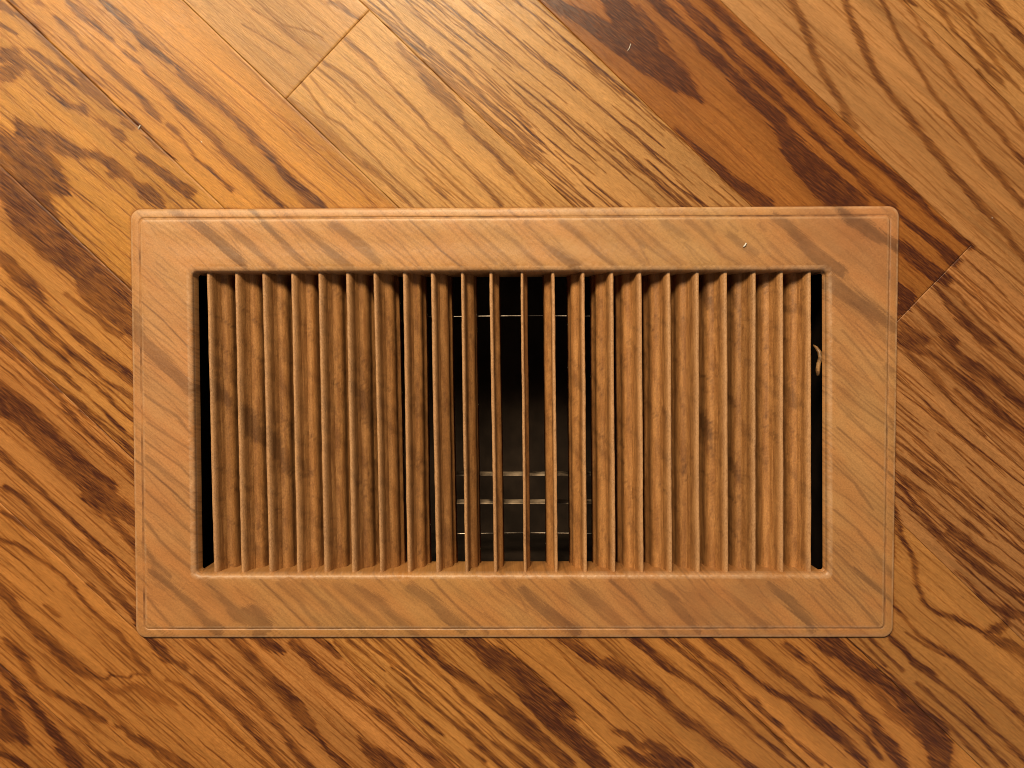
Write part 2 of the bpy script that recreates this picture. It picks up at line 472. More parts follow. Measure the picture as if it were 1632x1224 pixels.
floor_strokes = parse(FLOOR_BANDS, 0.0, 1.9)
frame_strokes = parse(FRAME_BANDS, 8.0, 1.3)


def figure_field(X, Y, strokes, jag, feather, seed):
    """darkness of the growth bands (0 pale early wood .. 1 darkest late wood) at the points"""
    uf, vf = fine_coords(X, Y)
    n1 = vnoise(uf / 34, vf / 1.5, seed) * .75 + vnoise(uf / 70, vf / 3.2, seed + 1) * .4
    n2 = vnoise(uf / 30, vf / 2.2, seed + 2) * .6 + vnoise(uf / 14, vf / 6, seed + 3) * .5
    n3 = vnoise(uf / 46, vf / 1.15, seed + 11)
    n4 = vnoise(uf / 55, vf / 10, seed + 12)
    dark = np.zeros_like(X)
    x0, x1, y0, y1 = X.min(), X.max(), Y.min(), Y.max()
    for s, p, hw in strokes:
        pad = hw.max() + 8
        if p[:, 0].max() + pad < x0 or p[:, 0].min() - pad > x1 or p[:, 1].max() + pad < y0 or p[:, 1].min() - pad > y1:
            continue
        m = np.nonzero((X > p[:, 0].min() - pad) & (X < p[:, 0].max() + pad) & (Y > p[:, 1].min() - pad) & (Y < p[:, 1].max() + pad))[0]
        if len(m) == 0:
            continue
        x, y = X[m], Y[m]
        sd = np.full(len(m), -1e9)
        for k in range(len(p) - 1):
            a, b = p[k], p[k + 1]
            d = b - a
            L2 = d @ d + 1e-9
            t = np.clip(((x - a[0]) * d[0] + (y - a[1]) * d[1]) / L2, 0, 1)
            dist = np.hypot(x - a[0] - t * d[0], y - a[1] - t * d[1])
            sd = np.maximum(sd, hw[k] + (hw[k + 1] - hw[k]) * t - dist)
        amp = np.minimum(.5 * hw.max(), 4.0) * jag
        f = min(feather, 1.1 + 1.2 * hw.max()) + .12 * min(hw.max(), 12)
        h = hw.max()
        if h > 3.2 and jag < .9:                # broad late-wood bands: feathered by single fibres, blotchy inside, a brown fringe
            e = sd + n1[m] * amp + n3[m] * min(.4 * h, 4.2)
            a = s * sstep(e / (f + 1.2) + .5) * (1 + .2 * n2[m] + .2 * n4[m])
            a = np.maximum(a, .25 * s * sstep((e + h * .7) / (1.4 * h) + .2))
        else:
            a = s * sstep((sd + n1[m] * amp) / f + .5) * (1 + .16 * n2[m])
        dark[m] = np.maximum(dark[m], a)
    return np.clip(dark, 0, 1)


# ------------------------------------------------------------------ materials
def new_mat(name):
    m = bpy.data.materials.new(name)
    m.use_nodes = True
    nt = m.node_tree
    return m, nt, nt.nodes['Principled BSDF']


class N:
    def __init__(self, nt):
        self.nt = nt

    def add(self, t, **kw):
        n = self.nt.nodes.new(t)
        for k, v in kw.items():
            setattr(n, k, v)
        return n

    def link(self, a, b):
        self.nt.links.new(a, b)

    def attr(self, name):
        return self.add('ShaderNodeAttribute', attribute_name=name)

    def math(self, op, a, b=None, clamp=False):
        n = self.add('ShaderNodeMath', operation=op, use_clamp=clamp)
        for i, v in enumerate((a, b)):
            if v is None:
                continue
            if isinstance(v, (int, float)):
                n.inputs[i].default_value = v
            else:
                self.link(v, n.inputs[i])
        return n.outputs[0]

    def mapping(self, vec, scale, loc=(0, 0, 0)):
        n = self.add('ShaderNodeMapping')
        n.inputs['Scale'].default_value = scale
        n.inputs['Location'].default_value = loc
        self.link(vec, n.inputs['Vector'])
        return n.outputs[0]

    def noise(self, vec, scale=1.0, detail=2.0, rough=.5):
        n = self.add('ShaderNodeTexNoise')
        n.inputs['Scale'].default_value = scale
        n.inputs['Detail'].default_value = detail
        n.inputs['Roughness'].default_value = rough
        self.link(vec, n.inputs['Vector'])
        return n.outputs['Fac']

    def smooth(self, v, a, b, lo=0.0, hi=1.0):
        n = self.add('ShaderNodeMapRange', interpolation_type='SMOOTHSTEP')
        self.link(v, n.inputs['Value'])
        n.inputs['From Min'].default_value = a
        n.inputs['From Max'].default_value = b
        n.inputs['To Min'].default_value = lo
        n.inputs['To Max'].default_value = hi
        return n.outputs['Result']

    def grey(self, v):
        n = self.add('ShaderNodeCombineColor')
        for i in range(3):
            self.link(v, n.inputs[i])
        return n.outputs[0]

    def mix(self, fac, a, b, mode='MIX'):
        n = self.add('ShaderNodeMix', data_type='RGBA', blend_type=mode)
        for i, v in ((0, fac), (6, a), (7, b)):
            if isinstance(v, (int, float)):
                n.inputs[i].default_value = v
            elif isinstance(v, tuple):
                n.inputs[i].default_value = v + (1,) if len(v) == 3 else v
            else:
                self.link(v, n.inputs[i])
        return n.outputs[2]


def oak_material():
    m, nt, b = new_mat('varnished_oak')
    g = N(nt)
    grain = g.attr('grain').outputs['Vector']
    fig = g.attr('figure').outputs['Fac']
    tone = g.attr('tone').outputs['Fac']
    tint = g.attr('tint').outputs['Vector']
    pore = g.smooth(g.noise(g.mapping(grain, (1 / 26, 1 / 2.0, 1)), 1, 3, .6), .51, .64)
    pore2 = g.smooth(g.noise(g.mapping(grain, (1 / 60, 1 / 4.2, 1), (3, 7, 2)), 1, 2, .5), .52, .72)
    pale = g.smooth(g.noise(g.mapping(grain, (1 / 20, 1 / 1.8, 1), (9, 1, 5)), 1, 2, .5), .55, .75)
    t = g.math('ADD', 1.0, tone)
    comb = g.add('ShaderNodeCombineColor')
    for i in range(3):
        g.link(t, comb.inputs[i])
    c = g.mix(1.0, tint, comb.outputs[0], 'MULTIPLY')
    c = g.mix(g.math('MULTIPLY', pore2, .16), c, g.mix(1.0, c, (.55, .42, .30), 'MULTIPLY'))
    c = g.mix(g.math('MULTIPLY', pore, .26), c, g.mix(1.0, c, (.50, .36, .25), 'MULTIPLY'))
    c = g.mix(g.math('MULTIPLY', pale, .25), c, g.mix(1.0, c, (1.35, 1.38, 1.45), 'MULTIPLY'))
    dk = g.mix(g.smooth(g.noise(g.mapping(grain, (1 / 24, 1 / 2.4, 1), (2, 8, 1)), 1, 2, .6), .4, .75),
               (.050, .0135, .0075), (.095, .028, .011))
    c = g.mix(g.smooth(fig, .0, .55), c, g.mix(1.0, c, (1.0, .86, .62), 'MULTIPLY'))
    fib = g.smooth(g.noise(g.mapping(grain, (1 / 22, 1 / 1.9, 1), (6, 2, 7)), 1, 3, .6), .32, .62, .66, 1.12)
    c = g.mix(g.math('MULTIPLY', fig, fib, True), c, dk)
    fine = g.noise(g.mapping(grain, (1 / 6.5, 1 / 1.5, 1), (3, 3, 3)), 1, 3, .7)
    c = g.mix(1.0, c, g.grey(g.smooth(fine, .25, .75, .80, 1.18)), 'MULTIPLY')
    g.link(c, b.inputs['Base Color'])
    # open pores are slightly sunk, the varnish breaks over them
    h = g.math('ADD', g.math('MULTIPLY', pore, -.5), g.math('MULTIPLY', pale, .35))
    h = g.math('ADD', h, g.math('MULTIPLY', g.noise(g.mapping(grain, (1 / 12, 1 / 3.0, 1)), 1, 3, .6), .8))
    h = g.math('ADD', h, g.math('MULTIPLY', fig, -.5))
    bu = g.add('ShaderNodeBump')
    bu.inputs['Strength'].default_value = .3
    bu.inputs['Distance'].default_value = .00012
    g.link(h, bu.inputs['Height'])
    g.link(bu.outputs[0], b.inputs['Normal'])
    r = g.math('ADD', .24, g.math('MULTIPLY', g.noise(g.mapping(grain, (1 / 40, 1 / 30, 1)), 1, 3, .6), .16))
    g.link(r, b.inputs['Roughness'])
    b.inputs['Specular IOR Level'].default_value = .25
    return m


def painted_material():
    m, nt, b = new_mat('grain_painted_frame')
    g = N(nt)
    grain = g.attr('grain').outputs['Vector']
    fig = g.attr('figure').outputs['Fac']
    tone = g.attr('tone').outputs['Fac']
    streak = g.smooth(g.noise(g.mapping(grain, (1 / 42, 1 / 4.5, 1)), 1, 3, .55), .5, .72)
    cloud = g.smooth(g.noise(g.mapping(grain, (1 / 90, 1 / 35, 1), (4, 4, 4)), 1, 2, .5), .3, .7)
    speck = g.noise(g.mapping(grain, (1 / 2.2, 1 / 2.2, 1)), 1, 2, .6)
    tint = g.attr('tint').outputs['Vector']
    c = g.mix(cloud, tint, g.mix(1.0, tint, (1.0, .90, .83), 'MULTIPLY'))
    t = g.math('ADD', 1.0, tone)
    comb = g.add('ShaderNodeCombineColor')
    for i in range(3):
        g.link(t, comb.inputs[i])
    c = g.mix(1.0, c, comb.outputs[0], 'MULTIPLY')
    c = g.mix(g.math('MULTIPLY', streak, .13), c, g.mix(1.0, c, (.62, .52, .42), 'MULTIPLY'))
    c = g.mix(g.math('MULTIPLY', g.smooth(speck, .5, .75), .16), c, g.mix(1.0, c, (.7, .65, .6), 'MULTIPLY'))
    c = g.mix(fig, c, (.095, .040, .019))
    c = g.mix(g.math('MULTIPLY', g.attr('edge').outputs['Fac'], .6), c, (.60, .40, .25))
    fine = g.noise(g.mapping(grain, (1 / 3.4, 1 / 2.2, 1), (3, 3, 3)), 1, 3, .7)
    c = g.mix(1.0, c, g.grey(g.smooth(fine, .25, .75, .86, 1.13)), 'MULTIPLY')
    g.link(c, b.inputs['Base Color'])
    bu = g.add('ShaderNodeBump')
    bu.inputs['Strength'].default_value = .35
    bu.inputs['Distance'].default_value = .00008
    g.link(g.math('ADD', speck, g.math('MULTIPLY', streak, .4)), bu.inputs['Height'])
    g.link(bu.outputs[0], b.inputs['Normal'])
    g.link(g.math('ADD', .33, g.math('MULTIPLY', speck, .2)), b.inputs['Roughness'])
    b.inputs['Specular IOR Level'].default_value = .5
    return m


def slat_material():
    m, nt, b = new_mat('grain_painted_slat')
    g = N(nt)
    grain = g.attr('grain').outputs['Vector']      # x along the slat, y across its face, z slat seed
    wv = g.noise(g.mapping(grain, (1 / 55, 1 / 7, 3)), 1, 3, .55)
    blot = g.smooth(g.noise(g.mapping(grain, (1 / 75, 1 / 40, .9)), 1, 3, .6), .50, .74)
    line = g.smooth(g.noise(g.mapping(grain, (1 / 60, 1 / 4.5, 3), (1, 5, 3)), 1, 3, .55), .48, .70)
    diag = g.smooth(g.noise(g.mapping(grain, (1 / 26, 1 / 11, 2), (5, 1, 1)), 1, 2, .6), .56, .74)
    c = g.mix(g.smooth(wv, .35, .7), (.315, .138, .042), (.45, .215, .072))
    c = g.mix(g.math('MULTIPLY', line, .28), c, (.16, .062, .022))
    c = g.mix(g.math('MULTIPLY', blot, .12), c, (.12, .062, .034))
    c = g.mix(g.math('MULTIPLY', diag, .35), c, (.15, .055, .020))
    t = g.math('ADD', 1.0, g.attr('tone').outputs['Fac'])
    comb = g.add('ShaderNodeCombineColor')
    for i in range(3):
        g.link(t, comb.inputs[i])
    c = g.mix(1.0, c, comb.outputs[0], 'MULTIPLY')
    c = g.mix(g.attr('figure').outputs['Fac'], c, (.055, .022, .011))
    fine = g.noise(g.mapping(grain, (1 / 3.2, 1 / 2.2, 1), (3, 3, 3)), 1, 3, .75)
    c = g.mix(1.0, c, g.grey(g.smooth(fine, .25, .75, .80, 1.19)), 'MULTIPLY')
    edge = g.attr('edge').outputs['Fac']           # the rim of the slat, its highlight painted in as a paler colour
    c = g.mix(g.math('MULTIPLY', g.math('MULTIPLY', edge, g.smooth(fine, .3, .7, .35, 1.0)), .68), c, (.56, .33, .17))
    g.link(c, b.inputs['Base Color'])
    sp = g.noise(g.mapping(grain, (1 / 3.0, 1 / 2.2, 1)), 1, 3, .6)
    bu = g.add('ShaderNodeBump')
    bu.inputs['Strength'].default_value = .5
    bu.inputs['Distance'].default_value = .00014
    g.link(g.math('ADD', sp, g.math('MULTIPLY', wv, .3)), bu.inputs['Height'])
    g.link(bu.outputs[0], b.inputs['Normal'])
    g.link(g.math('ADD', .36, g.math('MULTIPLY', sp, .2)), b.inputs['Roughness'])
    return m


def plain_material(name, c1, c2, scale, rough, metal=0.0):
    m, nt, b = new_mat(name)
    g = N(nt)
    tc = g.add('ShaderNodeTexCoord')
    n = g.noise(tc.outputs['Object'], scale, 3, .6)
    g.link(g.mix(g.smooth(n, .35, .68), c1, c2), b.inputs['Base Color'])
    b.inputs['Roughness'].default_value = rough
    if rough > .8:
        b.inputs['Specular IOR Level'].default_value = .1
    b.inputs['Metallic'].default_value = metal
    return m


M_OAK = oak_material()
M_FRAME = painted_material()
M_SLAT = slat_material()
M_SUB = plain_material('subfloor_board', (.05, .03, .018), (.08, .05, .03), 60, .9)
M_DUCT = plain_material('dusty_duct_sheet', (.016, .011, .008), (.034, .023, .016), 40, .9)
M_ROD = plain_material('glint_painted_rod', (.015, .010, .008), (.60, .50, .40), 70, .35, .6)  # dim steel, its glints painted in as bright patches
M_BLADE = plain_material('bronze_damper', (.03, .02, .014), (.50, .38, .26), 120, .5, .3)
M_LEVER = plain_material('tan_lever', (.14, .07, .028), (.42, .23, .09), 420, .45)
M_LINT = plain_material('white_lint', (.70, .66, .60), (.85, .82, .78), 900, .8)

# ------------------------------------------------------------------ the setting: floor > planks
aA = flat([(291, 0), (1351, 1018)])
gd = aA[1] - aA[0]
gd /= np.hypot(*gd)
gn = np.array([-gd[1], gd[0]])                        # towards the upper right


def dist_of(px, py):
    return float(flat([(px, py)])[0] @ gn)


def along_of(px, py):
    return float(flat([(px, py)])[0] @ gd)


dA = .5 * (dist_of(291, 0) + dist_of(1351, 1018))
seams = {'A': dA, 'P': dist_of(590, 17), 'B': dist_of(1069.6, 205), 'C': dist_of(1550, 392), 'Z': dist_of(300, 277),
         'Y': dist_of(175, 430), 'X': dist_of(453, 960), 'W': dist_of(230, 1018)}
seams['D'] = seams['C'] + 198
seams['E'] = seams['D'] + 198
seams['F'] = seams['E'] + 198
seams['V'] = seams['W'] - 193
seams['U'] = seams['V'] - 193
seams['T'] = seams['U'] - 193

# register rectangle in floor units
FO = flat([(209.5, 334), (1431.5, 329), (1421.5, 1014.5), (218.5, 1015)], 0)
FI = flat([(305, 433), (1318, 431), (1319, 914), (312, 915)], 8)
hx0, hx1 = FI[:, 0].min() - 38, FI[:, 0].max() + 38
hy0, hy1 = FI[:, 1].min() - 38, FI[:, 1].max() + 38
RECT = (-1120, 1120, -900, 900)

floor = bpy.data.objects.new('floor', None)
sub_co = []
sub_f = []


def ring_slab(x0, x1, y0, y1, a0, a1, b0, b1, z1, z0):
    co = []
    for z in (z1, z0):
        for (x, y) in ((x0, y0), (x1, y0), (x1, y1), (x0, y1), (a0, b0), (a1, b0), (a1, b1), (a0, b1)):
            co.append((x * S, y * S, z * S))
    f = []
    for k in range(4):
        j = (k + 1) % 4
        f.append((k, j, 4 + j, 4 + k))
        f.append((8 + j, 8 + k, 12 + k, 12 + j))
        f.append((k + 8, j + 8, j, k))
        f.append((4 + k, 4 + j, 12 + j, 12 + k))
    return co, f


co, f = ring_slab(RECT[0] - 260, RECT[1] + 260, RECT[2] - 260, RECT[3] + 260, hx0 - 3, hx1 + 3, hy0 - 3, hy1 + 3, -41, -90)
floor = obj('floor', mesh_grid('floor', co, f, {}, False), M_SUB)
floor['kind'] = 'structure'
floor['label'] = 'varnished oak plank floor laid diagonally around the vent'


def clip_u(d0, d1):
    us = []
    for d in (d0, d1):
        for x in (RECT[0], RECT[1]):
            # point on strip edge: gd*u + gn*d, x = const
            u = (x - gn[0] * d) / gd[0]
            y = gd[1] * u + gn[1] * d
            if RECT[2] <= y <= RECT[3]:
                us.append(u)
        for y in (RECT[2], RECT[3]):
            u = (y - gn[1] * d) / gd[1]
            x = gd[0] * u + gn[0] * d
            if RECT[0] <= x <= RECT[1]:
                us.append(u)
    return (min(us), max(us)) if us else (None, None)


def auto_strokes(u0, u1, d0, d1, n, ln, wd, st, ang, r):
    out = []
    for _ in range(n):
        u, v = r.uniform(u0, u1), r.uniform(d0, d1)
        L = r.uniform(*ln)
        k = max(3, int(L / 22))
        a = math.radians(r.uniform(*ang))
        pts, h = [], []
        drift = r.normal(0, .03)
        for i in range(k + 1):
            t = i / k
            uu = u + (t - .5) * L
            vv = v + (t - .5) * L * math.tan(a) + r.normal(0, .7) + drift * L * t * (1 - t)
            pts.append(gd * uu + gn * vv)
            h.append(max(.35, r.uniform(*wd) / 2 * (math.sin(math.pi * min(max(t, .06), .94)) ** .6) * r.uniform(.7, 1.25)))
        out.append((r.uniform(*st), np.array(pts), np.array(h)))
    return out


def plank(d0, d1, u0, u1, tint, seed, auto, tonev=1.0, tint2=None):
    r = np.random.default_rng(seed)
    g = .22
    v_in = np.arange(d0 + 2.2, d1 - 2.2, 1.3)
    vs = np.concatenate([[d0 + g, d0 + g, d0 + 1.1], v_in, [d1 - 1.1, d1 - g, d1 - g]])
    vz = np.concatenate([[-40, -.5, -.12], np.zeros(len(v_in)), [-.12, -.5, -40]])
    u_in = np.arange(u0 + 2.2, u1 - 2.2, 5.0)
    us = np.concatenate([[u0 + g, u0 + g, u0 + 1.1], u_in, [u1 - 1.1, u1 - g, u1 - g]])
    uz = np.concatenate([[-40, -.5, -.12], np.zeros(len(u_in)), [-.12, -.5, -40]])
    U, V = np.meshgrid(us, vs, indexing='ij')
    Z = np.minimum(uz[:, None], vz[None, :])
    X = gd[0] * U + gn[0] * V
    Y = gd[1] * U + gn[1] * V
    nu, nv = U.shape
    idx = np.arange(nu * nv).reshape(nu, nv)
    fa = np.stack([idx[:-1, :-1], idx[1:, :-1], idx[1:, 1:], idx[:-1, 1:]], -1).reshape(-1, 4)
    x, y, z = X.ravel(), Y.ravel(), Z.ravel()
    cx, cy = x[fa].mean(1), y[fa].mean(1)
    keep = ~((cx > hx0) & (cx < hx1) & (cy > hy0) & (cy < hy1))
    keep &= (cx > RECT[0] - 200) & (cx < RECT[1] + 200) & (cy > RECT[2] - 200) & (cy < RECT[3] + 200)
    fa = fa[keep]
    used = np.zeros(len(x), bool)
    used[fa.ravel()] = True
    remap = np.cumsum(used) - 1
    fa = remap[fa]
    x, y, z = x[used], y[used], z[used]
    u, v = U.ravel()[used], V.ravel()[used]
    st = list(floor_strokes)
    for a in auto:
        st += auto_strokes(u0, u1, d0, d1, r=r, **a)
    fig = figure_field(x, y, st, .5, 1.6, seed)
    # contact shadow around the vent, painted into the figure as a thin uneven line
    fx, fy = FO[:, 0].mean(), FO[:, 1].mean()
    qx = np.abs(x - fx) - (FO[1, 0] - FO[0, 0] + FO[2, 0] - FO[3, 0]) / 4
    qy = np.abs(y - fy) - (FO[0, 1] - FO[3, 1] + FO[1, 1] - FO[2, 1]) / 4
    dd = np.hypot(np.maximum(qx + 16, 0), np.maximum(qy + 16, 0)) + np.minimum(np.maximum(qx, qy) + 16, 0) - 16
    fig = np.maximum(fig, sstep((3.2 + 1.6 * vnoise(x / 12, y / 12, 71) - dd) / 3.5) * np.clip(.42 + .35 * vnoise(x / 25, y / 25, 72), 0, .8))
    uf, vf = fine_coords(x, y)
    tone = .13 * vnoise(u / 260, v / 30, seed + 5) + .12 * vnoise(uf / 150, vf / 8, seed + 6) + .05 * vnoise(uf / 45, vf / 4, seed + 7)
    # gentle cup across the face
    z = z + .25 * vnoise(u / 200, v / 90, seed + 9) * (z > -.5)
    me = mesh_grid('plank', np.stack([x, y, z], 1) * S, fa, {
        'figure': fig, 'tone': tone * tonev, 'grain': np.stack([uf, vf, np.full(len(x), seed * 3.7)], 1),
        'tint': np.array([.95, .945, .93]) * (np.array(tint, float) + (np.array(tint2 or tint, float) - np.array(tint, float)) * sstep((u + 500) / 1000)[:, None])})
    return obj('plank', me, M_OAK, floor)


def A(n, ln=(50, 330), wd=(1.4, 3.0), st=(.3, .82), ang=(-.5, 4.5)):
    n = int(n * 3.2)
    return dict(n=n, ln=ln, wd=wd, st=st, ang=ang)


order = ['T', 'U', 'V', 'W', 'X', 'Y', 'Z', 'A', 'P', 'B', 'C', 'D', 'E', 'F']
TINT = {'T': (.37, .155, .036), 'U': (.40, .165, .042), 'V': (.41, .172, .044), 'W': (.43, .185, .053), 'X': (.45, .205, .055),
        'Y': (.46, .215, .046), 'Z': (.475, .215, .045), 'A': (.49, .265, .088), 'P': (.48, .262, .090), 'B': (.285, .108, .024),
        'C': (.43, .225, .090), 'D': (.41, .205, .072), 'E': (.38, .19, .06)}
TINT2 = {'Y': (.415, .180, .046), 'Z': (.42, .180, .046), 'P': (.37, .17, .06), 'C': (.36, .17, .06)}
AUTO = {'A': [A(70, st=(.2, .55))], 'P': [A(125, ln=(80, 260), wd=(2.2, 4.0), st=(.6, .95), ang=(1, 6))],
        'B': [A(90, wd=(1.2, 2.4), st=(.2, .5))], 'C': [A(80, st=(.2, .55))], 'X': [A(110, wd=(1.3, 3.0), st=(.35, .8))], 'Y': [A(80)], 'Z': [A(80, st=(.3, .75))], 'W': [A(100, st=(.35, .8))], 'V': [A(80, st=(.35, .8))]}
joint_A = along_of(522, 87)
joint_B = along_of(1490, 450)
for i in range(len(order) - 1):
    k, k2 = order[i], order[i + 1]
    d0, d1 = seams[k], seams[k2]
    u0, u1 = clip_u(d0, d1)
    if u0 is None:
        continue
    u0, u1 = u0 - 20, u1 + 20
    au = AUTO.get(k, [A(60)])
    if k == 'A':
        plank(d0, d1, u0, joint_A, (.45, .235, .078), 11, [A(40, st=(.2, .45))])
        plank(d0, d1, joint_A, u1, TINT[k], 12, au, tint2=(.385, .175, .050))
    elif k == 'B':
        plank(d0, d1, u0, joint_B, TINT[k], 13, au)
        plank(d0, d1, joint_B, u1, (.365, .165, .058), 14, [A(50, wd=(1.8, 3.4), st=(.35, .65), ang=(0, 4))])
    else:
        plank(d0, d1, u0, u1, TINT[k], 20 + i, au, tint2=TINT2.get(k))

# ------------------------------------------------------------------ the register
cx, cy = FO[:, 0].mean(), FO[:, 1].mean()
ORG = Vector((cx * S, cy * S, 0))
register = bpy.data.objects.new('floor_register', None)
col.objects.link(register)
register.location = ORG
register.empty_display_size = .05
register['label'] = 'rectangular floor vent painted with faux wood grain, its fanned slats set in a wide frame'
register['category'] = 'floor vent'


def local(co):
    return np.asarray(co, float) * S - np.array(ORG)


def loop_rect(c, r, nside=(150, 86), narc=14):
    """rounded rectangle through the corners c (TL, TR, BR, BL), clockwise from the top left"""
    pts = []
    for k in range(4):
        a, b, p = c[k], c[(k + 1) % 4], c[k - 1]
        e1 = (b - a) / np.hypot(*(b - a))
        e0 = (a - p) / np.hypot(*(a - p))
        s, e = a - e0 * r, a + e1 * r
        ctr = a - e0 * r + e1 * r
        for j in range(narc):
            t = j / narc * math.pi / 2
            pts.append(ctr - e1 * r * math.cos(t) + e0 * r * math.sin(t))
        q = c[(k + 1) % 4]
        e2 = c[(k + 2) % 4] - q
        e2 = e2 / np.hypot(*e2)
        end = q - e1 * r
        n = nside[k % 2]
        for j in range(n):
            pts.append(e + (end - e) * j / n)
    return np.array(pts)


def inset(c, d):
    m = c.mean(0)
    out = []
    for k in range(4):
        a, b, p = c[k], c[(k + 1) % 4], c[k - 1]
        e1 = (b - a) / np.hypot(*(b - a))
        e0 = (p - a) / np.hypot(*(p - a))
        out.append(a + e1 * d + e0 * d)
    return np.array(out)


loops, zs, kind, ring_d = [], [], [], []


def L(c, r, z, kd, dd=99.0):
    loops.append(loop_rect(c, r))
    zs.append(z)
    kind.append(kd)
    ring_d.append(dd)


NSIDE = (680, 380)
_lr = loop_rect


def loop_rect(c, r):
    return _lr(c, r, NSIDE, 14)


L(inset(FO, 7), 13, 2.8, 0)
L(inset(FO, 1.5), 16, 2.0, 0)
for d, z in ((.2, 2.2), (0, 2.7), (.3, 3.6), (1.0, 4.6), (2.4, 5.4), (5, 6.1), (8, 6.5), (11, 6.7), (13, 6.8), (13.8, 6.6), (14.4, 6.0), (15.2, 6.0), (15.9, 6.6), (17, 7.3), (18.5, 7.8), (21, 8.0)):
    L(inset(FO, d), max(17 - d * .62, 5), z, 0, d)
c0 = inset(FO, 20)
c1 = inset(FI, -9)
NP = 42
for j in range(1, NP):
    t = j / NP
    L(c0 + (c1 - c0) * t, 5 + (9 - 5) * t, 8.0 + .25 * math.sin(t * 9), 0)
for d, z in ((-9, 8.0), (-7, 7.9), (-5, 7.5), (-3, 6.6), (-1.5, 5.3), (-.4, 3.5), (0, 1.0), (.4, -3), (.8, -8), (1.2, -16), (1.8, -28), (2.4, -42), (3.0, -56), (3.2, -66)):
    L(inset(FI, d), max(3.0, 8 + d * -.2 - (3 if d > 0 else 0)), z, 1, 200 + d)
nl, npnt = len(loops), len(loops[0])
P = np.zeros((nl, npnt, 3))
for k in range(nl):
    P[k, :, :2] = loops[k]
    P[k, :, 2] = zs[k]
# the right wall of the opening is only a short lip
rw = (P[:, :, 0] > FI[1:3, 0].min() - 6) & (P[:, :, 2] < -3)
P[:, :, 2] = np.where(rw, -3 + (P[:, :, 2] + 3) * .06, P[:, :, 2])
lw = (P[:, :, 0] < FI[[0, 3], 0].max() + 6) & (P[:, :, 2] < -3)
P[:, :, 2] = np.where(lw, -3 + (P[:, :, 2] + 3) * .20, P[:, :, 2])
xf, yf = P[:, :, 0].ravel(), P[:, :, 1].ravel()
wob = .10 * vnoise(xf / 22, yf / 22, 91) + .10 * vnoise(xf / 5, yf / 5, 92)
fillet = np.repeat(np.array(kind), npnt)
P[:, :, 2] += (wob * (1 + 2.5 * fillet)).reshape(nl, npnt) * (np.array(zs)[:, None] > 1.5)
P[:, :, 0] += (1.0 * vnoise(xf / 11, yf / 11, 93) * fillet).reshape(nl, npnt)
P[:, :, 1] += (.5 * vnoise(xf / 11, yf / 11, 94) * fillet).reshape(nl, npnt)
idx = np.arange(nl * npnt).reshape(nl, npnt)
nx = np.roll(idx, -1, 1)
fa = np.stack([idx[:-1], nx[:-1], nx[1:], idx[1:]], -1).reshape(-1, 4)
rf = np.random.default_rng(5)
fx0, fx1, fy0, fy1 = FO[:, 0].min(), FO[:, 0].max(), FO[:, 1].min(), FO[:, 1].max()


def loose_strokes(n, box, ln, wd, st, ang, r):
    out = []
    for _ in range(n):
        p = np.array([r.uniform(box[0], box[1]), r.uniform(box[2], box[3])])
        a = -math.radians(r.uniform(*ang))
        Ln = r.uniform(*ln)
        k = max(3, int(Ln / 20))
        pts, h = [], []
        for j in range(k + 1):
            t = j / k
            pts.append(p + np.array([math.cos(a), math.sin(a)]) * Ln * (t - .5) + r.normal(0, .8, 2))
            h.append(r.uniform(*wd) / 2 * (math.sin(math.pi * min(max(t, .08), .92)) ** .6))
        out.append((r.uniform(*st), np.array(pts), np.array(h)))
    return out


frame_strokes += loose_strokes(1500, (fx0, fx1, fy0, fy1), (25, 130), (1.3, 3.0), (.14, .48), (36, 50), rf)
fig = figure_field(xf, yf, frame_strokes, .8, 2.6, 77)
# paint rubbed thin along the rim arrises; inner lip's lit paleness painted in
def worn_lit(d):
    if .2 <= d <= 2.6:
        return .75
    if 16 <= d <= 18.6:
        return .45
    if 193 <= d < 200.6:
        return .55
    return 0.0


emask = np.repeat(np.array([worn_lit(q) for q in ring_d]), npnt)
emask = emask * np.clip(.62 + .38 * vnoise(xf / 26, yf / 26, 141) + .42 * vnoise(xf / 3.2, yf / 3.2, 142), 0, 1)
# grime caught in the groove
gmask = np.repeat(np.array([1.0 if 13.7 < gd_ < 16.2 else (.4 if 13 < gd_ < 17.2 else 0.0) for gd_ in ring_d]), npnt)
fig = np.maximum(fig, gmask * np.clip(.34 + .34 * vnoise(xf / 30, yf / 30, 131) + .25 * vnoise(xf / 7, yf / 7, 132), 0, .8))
uf, vf = fine_coords(xf, yf)
tone = .08 * vnoise(uf / 160, vf / 30, 51) + .06 * vnoise(uf / 50, vf / 7, 52)
FRAME_TINTS = [(260, 390, .51, .275, .115), (600, 390, .51, .27, .11), (900, 390, .49, .265, .115), (1150, 390, .44, .245, .10), (1370, 400, .41, .18, .078),
         (1380, 560, .45, .245, .105), (1375, 800, .45, .235, .098), (1340, 965, .41, .20, .075), (1050, 965, .42, .20, .078), (800, 965, .46, .23, .082),
         (500, 965, .46, .235, .088), (260, 960, .46, .22, .085), (260, 700, .48, .24, .105), (260, 520, .48, .24, .108)]
pq = flat([q[:2] for q in FRAME_TINTS], 8)
FRAME_TINTS = [(q[0], q[1], q[2] * .94, q[3] * .93, q[4] * .82) for q in FRAME_TINTS]
wgt = np.exp(-((xf[:, None] - pq[:, 0]) ** 2 + (yf[:, None] - pq[:, 1]) ** 2) / (2 * 110 ** 2)) + 1e-9
ptint = (wgt / wgt.sum(1, keepdims=True)) @ np.array([q[2:] for q in FRAME_TINTS])  # hand-placed tints, blended by distance over the frame
co = local(np.stack([xf, yf, P[:, :, 2].ravel()], 1))
